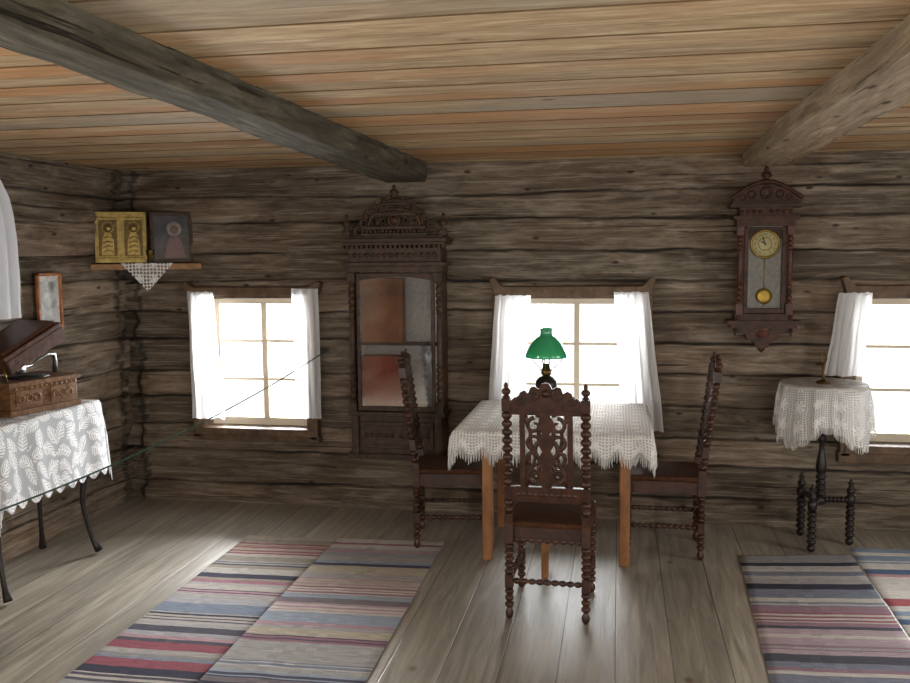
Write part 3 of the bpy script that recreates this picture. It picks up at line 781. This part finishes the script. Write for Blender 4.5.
P(mb,'pediment',M_clock,Q)
mb=MB(); mb.box(-.118,-.095,f0-.004,f0+.012,1.345,1.855); mb.box(.095,.118,f0-.004,f0+.012,1.345,1.855); mb.box(-.095,.095,f0-.004,f0+.012,1.345,1.375)
ar=[(-.095,1.855),(-.095,1.78)]+[(-.095*math.cos(pi*i/12),1.755+.085*math.sin(pi*i/12)) for i in range(1,12)]+[(.095,1.78),(.095,1.855)]
mb.prism(ar,f0-.004,f0+.012); QD=P(mb,'door',M_clock,Q,bevel=.002)
mb=MB(); mb.box(-.10,.10,f0+.014,f0+.019,1.36,1.86); P(mb,'backboard',plain('clock_back',(128,124,112),.35),Q)
dz=1.755
mb=MB(); mb.lathe([(.0001,-.006),(.076,-.006),(.08,-.002),(.08,.006),(.0001,.006)],(0,f0+.010,dz),32,'Y'); DI=P(mb,'dial',M_dial,Q)
mb=MB(); mb.torus((0,f0+.004,dz),.080,.008,seg=36); mb.torus((0,f0+.004,dz),.038,.0030,seg=30)
OB('dial_rim',mb,plain('dial_brass',(168,138,70),.35,.8),parent=DI)
rom=['XII','I','II','III','IV','V','VI','VII','VIII','IX','X','XI']
mb=MB()
for i,sx in enumerate(rom):
    cu=bpy.data.curves.new('t','FONT'); cu.body=sx; cu.size=.020; cu.align_x='CENTER'; cu.align_y='CENTER'
    to=bpy.data.objects.new('t',cu); COL.objects.link(to); bpy.context.view_layer.update()
    me=to.evaluated_get(bpy.context.evaluated_depsgraph_get()).to_mesh()
    a=i*pi/6
    M=Matrix.Translation((.057*math.sin(a),f0+.0030,dz+.057*math.cos(a)))@Matrix.Rotation(a,4,'Y')@Matrix.Rotation(pi/2,4,'X')
    mb.add([v.co.copy() for v in me.vertices],[tuple(p.vertices) for p in me.polygons],False,0,M)
    to.evaluated_get(bpy.context.evaluated_depsgraph_get()).to_mesh_clear()
    bpy.data.objects.remove(to); bpy.data.curves.remove(cu)
OB('numerals',mb,M_black,parent=DI)
for nm,ang,ln in (('hour_hand',-55,.036),('minute_hand',-20,.056)):
    mb=MB(); mb.prism([(-.003,-.008),(.003,-.008),(.004,ln*.6),(0,ln),(-.004,ln*.6)],-.001,.001); OB(nm,mb,M_black,parent=DI,loc=(0,f0-.0005,dz),rot=(0,math.radians(ang),0))
mb=MB(); mb.tube([(0,f0+.011,1.70),(0,f0+.011,1.46)],.003,6); mb.lathe([(.0001,-.007),(.03,-.005),(.048,-.001),(.048,.001),(.0001,.004)],(0,f0+.009,1.445),28,'Y'); mb.tube([(0,f0+.011,1.40),(0,f0+.011,1.385)],.003,6); P(mb,'pendulum',plain('bright_brass',(186,154,66),.4,.7),Q)
mb=MB(); mb.box(-.098,.098,f0-.0050,f0-.0042,1.372,1.842); OB('door_glass',mb,M_glass,parent=QD)

# ------------------------------------------------------------------ small round table
bx,by=1.165,5.35
Rt=EM('pedestal_table',(bx,by,0),label='small black turned pedestal table on three beaded legs',cat='side table')
mb=MB(); mb.lathe([(.0001,.925),(.22,.925),(.235,.935),(.235,.945),(.22,.952),(.0001,.952)],seg=36); OB('table_top',mb,M_blk,parent=Rt)
mb=MB(); mb.lathe([(.0001,.24),(.026,.245),(.03,.27),(.018,.29)]+beads(.29,.42,4,.030,.016)+[(.028,.43),(.031,.46),(.027,.50),(.016,.56),(.014,.60),(.022,.615),(.03,.635),(.016,.66)]+beads(.66,.88,6,.024,.014)+[(.04,.90),(.06,.925)],seg=16); OB('column',mb,M_blk,parent=Rt)
for a in (-116,4,116):
    an=math.radians(a); r=.17; x,y=r*math.cos(an),r*math.sin(an)
    mb=MB(); mb.lathe([(.009,0),(.020,.012),(.023,.028),(.013,.045)]+beads(.045,.24,6,.027,.013),(x,y,0),12)
    mb.lathe([(.018,.24),(.026,.25),(.026,.29),(.018,.30)]+beads(.30,.345,1,.024,.012)+finial(.345,.05,.019)[1:],(x,y,0),12)
    L_=r-.02; M=Matrix.Rotation(an,4,'Z')@Matrix.Translation((.02,0,.27))@Matrix.Rotation(pi/2,4,'Y')
    mb.lathe(beads(0,L_-.015,6,.019,.010),(0,0,0),10,M=M)
    OB('leg',mb,M_blk,parent=Rt)
mb=MB(); v=[];f=[];uv=[]; NA=240
rings=[(0.02+.215*i/8,0) for i in range(9)]+[(.240,.012+.016*i) for i in range(0,18)]
for k,(r,d) in enumerate(rings):
    for i in range(NA):
        a=2*pi*i/NA
        sc=.70+.38*abs(math.sin(a*2.0+.25))**1.5+.07*abs(math.sin(a*14))
        dd=d*sc*1.02; env=min(1,d/.12)
        w=(.014*math.sin(a*13+2*noise.noise(Vector((math.cos(a)*2,math.sin(a)*2,0))))+.005*math.sin(a*31))*env
        rr=r+(w+d*.07*(sc*1.2) if d else 0)
        v.append((rr*math.cos(a),rr*math.sin(a),.956-dd)); uv.append(((r+d)*math.cos(a)*1.0 if k<9 else a*.25,(r+d)*math.sin(a) if k<9 else d))
for k in range(len(rings)-1):
    for i in range(NA): j=(i+1)%NA; f.append((k*NA+i,k*NA+j,(k+1)*NA+j,(k+1)*NA+i))
f.append(tuple(range(NA)))
mb.add(v,f,True); CC=OB('crochet_cover',mb,M_lace3,loc=(bx,by,0),label='white crochet cover hanging in points from small table',cat='tablecloth'); set_uv(CC,uv)
fr=MB()
last=(len(rings)-1)*NA
for i in range(0,NA,1):
    p=Vector(v[last+i]); fr.tube([p,p+Vector((0,0,-.016)),p+Vector((.002,0,-.034))],[.0026,.0020,.0016],3)
OB('fringe',fr,M_thread,parent=CC)
Z0=.958
G=EM('candlestick',(bx-.01,by-.03,Z0),label='small dark brass candlestick with ring top on crochet cover',cat='candlestick')
mb=MB(); mb.lathe([(.0001,0),(.040,0),(.043,.006),(.033,.012),(.010,.02),(.006,.035),(.011,.045),(.005,.055),(.005,.085),(.010,.095),(.009,.115)],seg=20); OB('stem',mb,M_brass,parent=G)
mb=MB(); mb.torus((0,0,.145),.017,.003,sz=1.7); OB('ring',mb,M_brass,parent=G)

# ------------------------------------------------------------------ corner shelf, icons
A=Vector((XL+.03,5.26,1.665)); Bp=Vector((-2.80,YB-.05,1.665)); d=(Bp-A); Ls=d.length; ang=math.atan2(d.y,d.x)
H=EM('corner_shelf',(A.x,A.y,.012),(0,0,ang),label='pale plank shelf set diagonally across the log corner',cat='shelf')
mb=MB(); mb.box(-.0,Ls,-.005,.17,1.615,1.655); OB('shelf_board',mb,M_shelf,parent=H,bevel=.004)
mb=MB(); mb.box(Ls*.5-.012,Ls*.5+.012,.02,.16,1.59,1.615); OB('bracket',mb,M_shelf,parent=H,bevel=.003)
def onshelf(x,y,z): 
    return (A.x+x*math.cos(ang)-y*math.sin(ang),A.y+x*math.sin(ang)+y*math.cos(ang),z+.012)
I1=EM('gilt_icon',onshelf(.195,.05,1.662),(math.radians(-4),0,ang-.12),label='gilded metal-covered folding icon on corner shelf',cat='icon')
w,hh=.165,.338
mb=MB(); mb.box(-w,w,0,.05,0,hh); OB('case',mb,M_case,parent=I1,bevel=.004)
mb=MB(); mb.box(-w+.004,w-.004,-.008,0,.0,.022); mb.box(-w+.004,w-.004,-.008,0,hh-.022,hh); mb.box(-w+.004,-w+.020,-.008,0,0,hh); mb.box(w-.020,w-.004,-.008,0,0,hh); mb.box(-.012,.012,-.008,0,.02,hh-.02)
mb.box(-w+.02,w-.02,-.002,.001,.02,hh-.02)
for s in(-1,1):
    c=s*.080
    mb.torus((c,-.003,.235),.036,.004)
    for i in range(11): mb.lathe([(.0001,-.005),(.006,0)],(c-.055+.011*i,-.002,.300),6,'Y'); mb.lathe([(.0001,-.005),(.006,0)],(c-.055+.011*i,-.002,.034),6,'Y')
OB('gilt_cover',mb,M_gold,parent=I1,bevel=.0015,label='embossed gilt cover')
mb=MB()
for s in(-1,1):
    c=s*.080
    mb.box(c-.058,c+.058,-.0035,-.002,.045,.285)
    mb.prism([(c-.040,.05),(c+.040,.05),(c+.036,.15),(c+.018,.20),(c-.018,.20),(c-.036,.15)],-.008,-.003,1)
    mb.lathe([(.0001,-.010),(.020,-.007),(.024,0)],(c,-.003,.23),16,'Y',1)
    for q in range(4): mb.tube([(c-.03,-.008,.07+.03*q),(c,-.009,.085+.03*q),(c+.03,-.008,.075+.03*q)],.003,5,0)
OB('relief_figures',mb,[M_gold2,M_gold],parent=I1,label='darker relief panels with robed figures')
I2=EM('dark_icon',onshelf(.520,.045,1.662),(math.radians(-4),0,ang+.14),label='dark framed icon with faded figure under glass',cat='icon')
w=.140
mb=MB(); mb.box(-w,w,0,.05,0,hh); mb.box(-w,-w+.022,-.014,0,0,hh); mb.box(w-.022,w,-.014,0,0,hh); mb.box(-w,w,-.014,0,0,.022); mb.box(-w,w,-.014,0,hh-.022,hh); OB('frame',mb,M_cab,parent=I2,bevel=.003)
mb=MB(); mb.box(-w+.022,w-.022,-.003,0,.022,hh-.022,0)
mb.prism([(-.05,.03),(.085,.03),(.07,.13),(.045,.17),(-.01,.17),(-.03,.13)],-.005,-.003,1); mb.lathe([(.0001,-.002),(.050,-.001),(.050,0)],(.018,-.004,.225),20,'Y',2); mb.lathe([(.0001,-.004),(.026,-.003),(.028,0)],(.018,-.006,.22),16,'Y',3)
OB('painted_panel',mb,[plain('icon_ground',(62,60,62),.5,0,.3,12),plain('icon_robe',(116,84,84),.5),plain('icon_halo',(160,150,142),.5),plain('icon_face',(124,98,82),.5)],parent=I2)
mb=MB(); mb.box(-w+.015,w-.015,-.010,-.008,.015,hh-.015); OB('glass',mb,M_glass,parent=I2)
mb=MB(); v=[];f=[];uv=[];N=20
for j in range(N+1):
    t=j/N; hwid=.165*(1-t)+.001
    for i in range(N+1):
        x=Ls*.5-hwid+2*hwid*i/N
        v.append(onshelf(x,-.010-.006*abs(math.sin(i*1.7))-.004*t,1.660-.19*t)); uv.append((x,t*.185))
for i in range(N+1):
    x=Ls*.5-.165+.33*i/N; v.append(onshelf(x,.040,1.6575)); uv.append((x,-.05))
for j in range(N):
    for i in range(N): f.append((j*(N+1)+i,j*(N+1)+i+1,(j+1)*(N+1)+i+1,(j+1)*(N+1)+i))
b0=(N+1)*(N+1)
for i in range(N): f.append((b0+i,b0+i+1,i+1,i))
mb.add(v,f,True); o=OB('lace_doily',mb,lace_mat('doily_lace',45,0,.3,.8),label='white lace doily hanging in a point from corner shelf',cat='doily'); set_uv(o,uv)
hp=Vector(onshelf(Ls*.5+.02,-.05,0))
HL=EM('hanging_oil_lamp',(hp.x,hp.y,0),label='small hanging brass icon lamp on thin chains',cat='lamp')
mb=MB(); mb.lathe([(.0001,1.685),(.008,1.69),(.006,1.70),(.02,1.715),(.028,1.735),(.028,1.75),(.032,1.757)],seg=16); OB('bowl',mb,M_brass,parent=HL)
mb=MB()
for a in range(3):
    an=a*2*pi/3; mb.tube([(.030*math.cos(an),.030*math.sin(an),1.755),(.004*math.cos(an),.004*math.sin(an),1.93)],.0012,4)
mb.tube([(0,0,1.93),(0,0,2.302)],.0013,4); OB('chain',mb,M_brass,parent=HL)
# ------------------------------------------------------------------ left wall things
xw=XL+.055
mb=MB(); y0,y1,z0,z1=4.66,4.89,1.28,1.62
for (a,b,c,e) in ((y0,y0+.018,z0,z1),(y1-.018,y1,z0,z1),(y0,y1,z0,z0+.018),(y0,y1,z1-.018,z1)): mb.box(xw,xw+.02,a,b,c,e)
PF=OB('picture_frame',mb,M_frame,bevel=.003,label='small orange-brown wooden picture frame on the log wall',cat='picture frame')
mb=MB(); mb.box(xw,xw+.006,y0+.01,y1-.01,z0+.01,z1-.01); OB('picture_mount',mb,M_cream,parent=PF)
mb=MB(); mb.box(xw+.006,xw+.008,y0+.04,y1-.04,z0+.04,z1-.05); OB('photograph',mb,plain('faded_photo',(168,172,170),.5,0,.3,14),parent=PF)
MR=EM('wall_mirror',(xw,4.02,1.8),label='dark framed mirror on log wall with draped towel',cat='mirror')
mb=MB()
for (a,b,c,e) in ((-.22,-.18,-.40,.36),(.18,.22,-.40,.36),(-.22,.22,-.42,-.37),(-.22,.22,.33,.37)): mb.box(0,.03,a,b,c,e)
OB('frame',mb,M_blk,parent=MR,bevel=.004)
mb=MB(); mb.box(0,.01,-.19,.19,-.38,.34); OB('mirror_glass',mb,plain('mirror_silver',(200,205,205),.08,1),parent=MR)
mb=MB(); v=[];f=[];NB=16
NK=26
for k in range(NK+1):
    t=k/NK
    z=2.235-.86*t
    yc_=4.315+.03*math.sin(t*2)-.05*(1-t)**3; hwid=.06+.045*min(1,t*3)
    for i in range(NB+1):
        u=i/NB*2-1
        edge=.05*(1-math.cos(u*1.5)) if k<6 else 0
        v.append((xw+.050+.014*math.sin(u*7+.8*t+1)+.005*noise.noise(Vector((u*3,t*5,0))),yc_+hwid*u,z-edge*(1-k/6)*2 if k<6 else z))
for k in range(NK):
    for i in range(NB): f.append((k*(NB+1)+i,k*(NB+1)+i+1,(k+1)*(NB+1)+i+1,(k+1)*(NB+1)+i))
mb.add(v,f,True); OB('towel',mb,M_towel,label='long white linen towel hanging over the wall mirror edge',cat='towel')
# ------------------------------------------------------------------ gramophone table
gx0,gx1,gy0,gy1,gz=-3.35,-2.96,3.70,4.60,.885
GT=EM('console_table',((gx0+gx1)/2,(gy0+gy1)/2,0),label='narrow dark table with curved legs under lace cloth',cat='table')
ox,oy=(gx0+gx1)/2,(gy0+gy1)/2
mb=MB(); mb.box(gx0-ox,gx1-ox,gy0-oy,gy1-oy,gz-.025,gz); OB('table_top',mb,M_blk,parent=GT,bevel=.004)
mb=MB(); mb.box(gx0-ox+.03,gx1-ox-.03,gy0-oy+.03,gy1-oy-.03,gz-.12,gz-.024); OB('apron',mb,M_blk,parent=GT,bevel=.004)
for sx,X in((-1,gx0+.045),(1,gx1-.04)):
    for sy,Y in((-1,gy0+.08),(1,gy1-.085)):
        mb=MB(); pts=[];rr=[]
        for i in range(25):
            t=i/24; z=(gz-.10)*(1-t)+.016*t
            if t<.4: o_=.032*math.sin(t/.4*pi)
            elif t<.8: o_=-.022*math.sin((t-.4)/.4*pi)
            else: o_=.045*((t-.8)/.2)**1.4
            sgn=sx if sx>0 else sx*.3
            pts.append((X-ox+o_*sgn,Y-oy+o_*sy*.5,z)); rr.append(.030-.017*min(1,t/.75) if t<.9 else .013+.010*(t-.9)/.1)
        mb.tube(pts,rr,9); OB('leg',mb,M_blk,parent=GT)
mb=MB(); uv,cv,nx,ny=drape(mb,gx0-.002,gx1+.004,gy0-.004,gy1+.004,gz+.004,(.0,.43,.30,.22),amp=.011,freq=24,seed=3,zig=.10,zp=.10,step=.0165)
C2=OB('lace_tablecloth',mb,M_lace2,label='white leaf-patterned lace cloth over narrow gramophone table',cat='tablecloth'); set_uv(C2,uv)
GR=EM('gramophone',(-3.165,4.27,gz+.006),(0,0,math.radians(-14)),label='carved wooden gramophone with raised lid on lace cloth',cat='gramophone')
mb=MB()
mb.box(-.155,.155,-.235,.225,0,.03); mb.box(-.14,.14,-.22,.21,.03,.15); mb.box(-.155,.155,-.235,.225,.15,.175)
for i in range(13): mb.lathe([(.0001,-.0),(.012,.003),(.0001,.009)],(.141,-.19+i*.032,.138),8,'X')
for (ya,yb_) in ((-.19,-.03),(.03,.18)):
    mb.box(.14,.147,ya,yb_,.045,.125)
    for q in range(3): mb.torus((0,0,0),.018,.005,seg=14,M=Matrix.Translation((.148,ya+.03+q*(yb_-ya-.06)/2,.085))@Matrix.Rotation(pi/2,4,'Z'))
for i in range(8): mb.box(-.12+i*.032-.010,-.12+i*.032+.010,.21,.216,.05,.13)
OB('body',mb,M_gram,parent=GR,bevel=.003)
mb=MB(); mb.lathe([(.0001,.175),(.115,.175),(.118,.183),(.0001,.185)],seg=32); OB('turntable',mb,M_black,parent=GR)
mb=MB()
LL=.40
mb.box(-.155,.155,0,LL,0,.025); mb.box(-.155,.155,0,.02,-.075,0); mb.box(-.155,.155,LL-.02,LL,-.075,0); mb.box(-.155,-.14,0,LL,-.075,0); mb.box(.14,.155,0,LL,-.075,0)
mb.box(-.135,.135,.02,LL-.02,.025,.045)
OB('lid',mb,M_gramd,parent=GR,loc=(0,-.250,.285),rot=(math.radians(24),0,0),bevel=.004)
mb=MB(); pts=[(.02,.17,.18),(.02,.175,.24),(.03,.16,.285),(.04,.11,.29),(.05,.04,.27),(.055,.0,.245)]
mb.tube(pts,[.013,.013,.011,.009,.008,.007],10); mb.lathe([(.0001,-.01),(.03,-.01),(.032,0),(.03,.01),(.0001,.01)],(.075,-.10,.235),20,'X'); mb.tube([(.055,.0,.245),(.06,-.06,.238),(.068,-.10,.235)],.006,8); OB('tonearm',mb,M_chrome,parent=GR,label='nickel tonearm and round soundbox')
for s in(-1,1):
    mb=MB(); mb.tube([(s*.13,-.225,.17),(s*.13,-.24,.26)],.006,6); OB('hinge',mb,M_brass,parent=GR)
# ------------------------------------------------------------------ barrier cord
def catn(p,q,sag,n=30):
    p=Vector(p);q=Vector(q); return [p.lerp(q,i/n)-Vector((0,0,sag*4*(i/n)*(1-i/n))) for i in range(n+1)]
BR=EM('rope_barrier',(0,0,0),label='thin dark green barrier cord on a slim black post',cat='barrier')
mb=MB(); mb.tube(catn((-1.905,YB-.08,1.085),(-2.62,3.10,.63),.07),.0042,6); mb.lathe([(.0001,-.01),(.012,-.006),(.012,.004)],(-1.905,YB-.085,1.085),8,'Y')
OB('cord',mb,M_green,parent=BR)
mb=MB(); mb.lathe([(.0001,0),(.12,0),(.12,.012),(.03,.03),(.014,.05),(.014,.66),(.02,.67),(.02,.69),(.0001,.70)],(-2.63,3.08,0),20); OB('post',mb,M_black,parent=BR)

# ------------------------------------------------------------------ lights
def area(name,loc,rot,sx,sy,p,col=(1,1,1)):
    l=bpy.data.lights.new(name,'AREA'); l.shape='RECTANGLE'; l.size=sx; l.size_y=sy; l.energy=p; l.color=col
    o=bpy.data.objects.new(name,l); COL.objects.link(o); o.location=loc; o.rotation_euler=rot; return o
for i,w in enumerate((W1,W2,W3)):
    area('window_daylight',((w[0]+w[1])/2,YB+.48,(w[2]+w[3])/2+.34),(math.radians(-90+(32,26,26)[i]),0,0),w[1]-w[0]+.45,w[3]-w[2]+.35,(400,130,140)[i],(.97,.985,1))
area('window_daylight',(XL-.2,1.4,1.1),(0,math.radians(-90),0),1.0,.8,80,(1,.98,.94))  # unseen left-wall window, added for the light it gives
area('window_daylight',(XR+.2,3.7,1.1),(0,math.radians(90),0),1.0,1.0,28,(1,.98,.94))
area('window_daylight',(XR+.2,.7,1.1),(0,math.radians(90),0),1.0,1.0,84,(1,.98,.94))
area('window_daylight',(-1.45,YN-.2,1.1),(math.radians(90),0,0),1.1,1.0,48,(1,.98,.94))
area('window_daylight',(1.15,YN-.2,1.1),(math.radians(90),0,0),1.1,1.0,48,(1,.98,.94))
wd=bpy.data.worlds.new('sky'); S.world=wd; wd.use_nodes=True
bg=wd.node_tree.nodes['Background']; bg.inputs[0].default_value=(.93,.97,1,1); bg.inputs[1].default_value=2.2
# ------------------------------------------------------------------ camera
cam=bpy.data.cameras.new('camera'); cam.sensor_width=36; cam.lens=885/910*36; cam.clip_start=.05
co=bpy.data.objects.new('camera',cam); COL.objects.link(co)
F=Vector((-0.18161579,0.97865647,-0.09616244));R=Vector((0.9833287,0.18162935,-0.00868609));U=Vector((-0.00896522,0.09613682,0.99532775))
M=Matrix(((R.x,U.x,-F.x,0),(R.y,U.y,-F.y,0),(R.z,U.z,-F.z,1.7),(0,0,0,1)))
co.matrix_world=M
S.camera=co
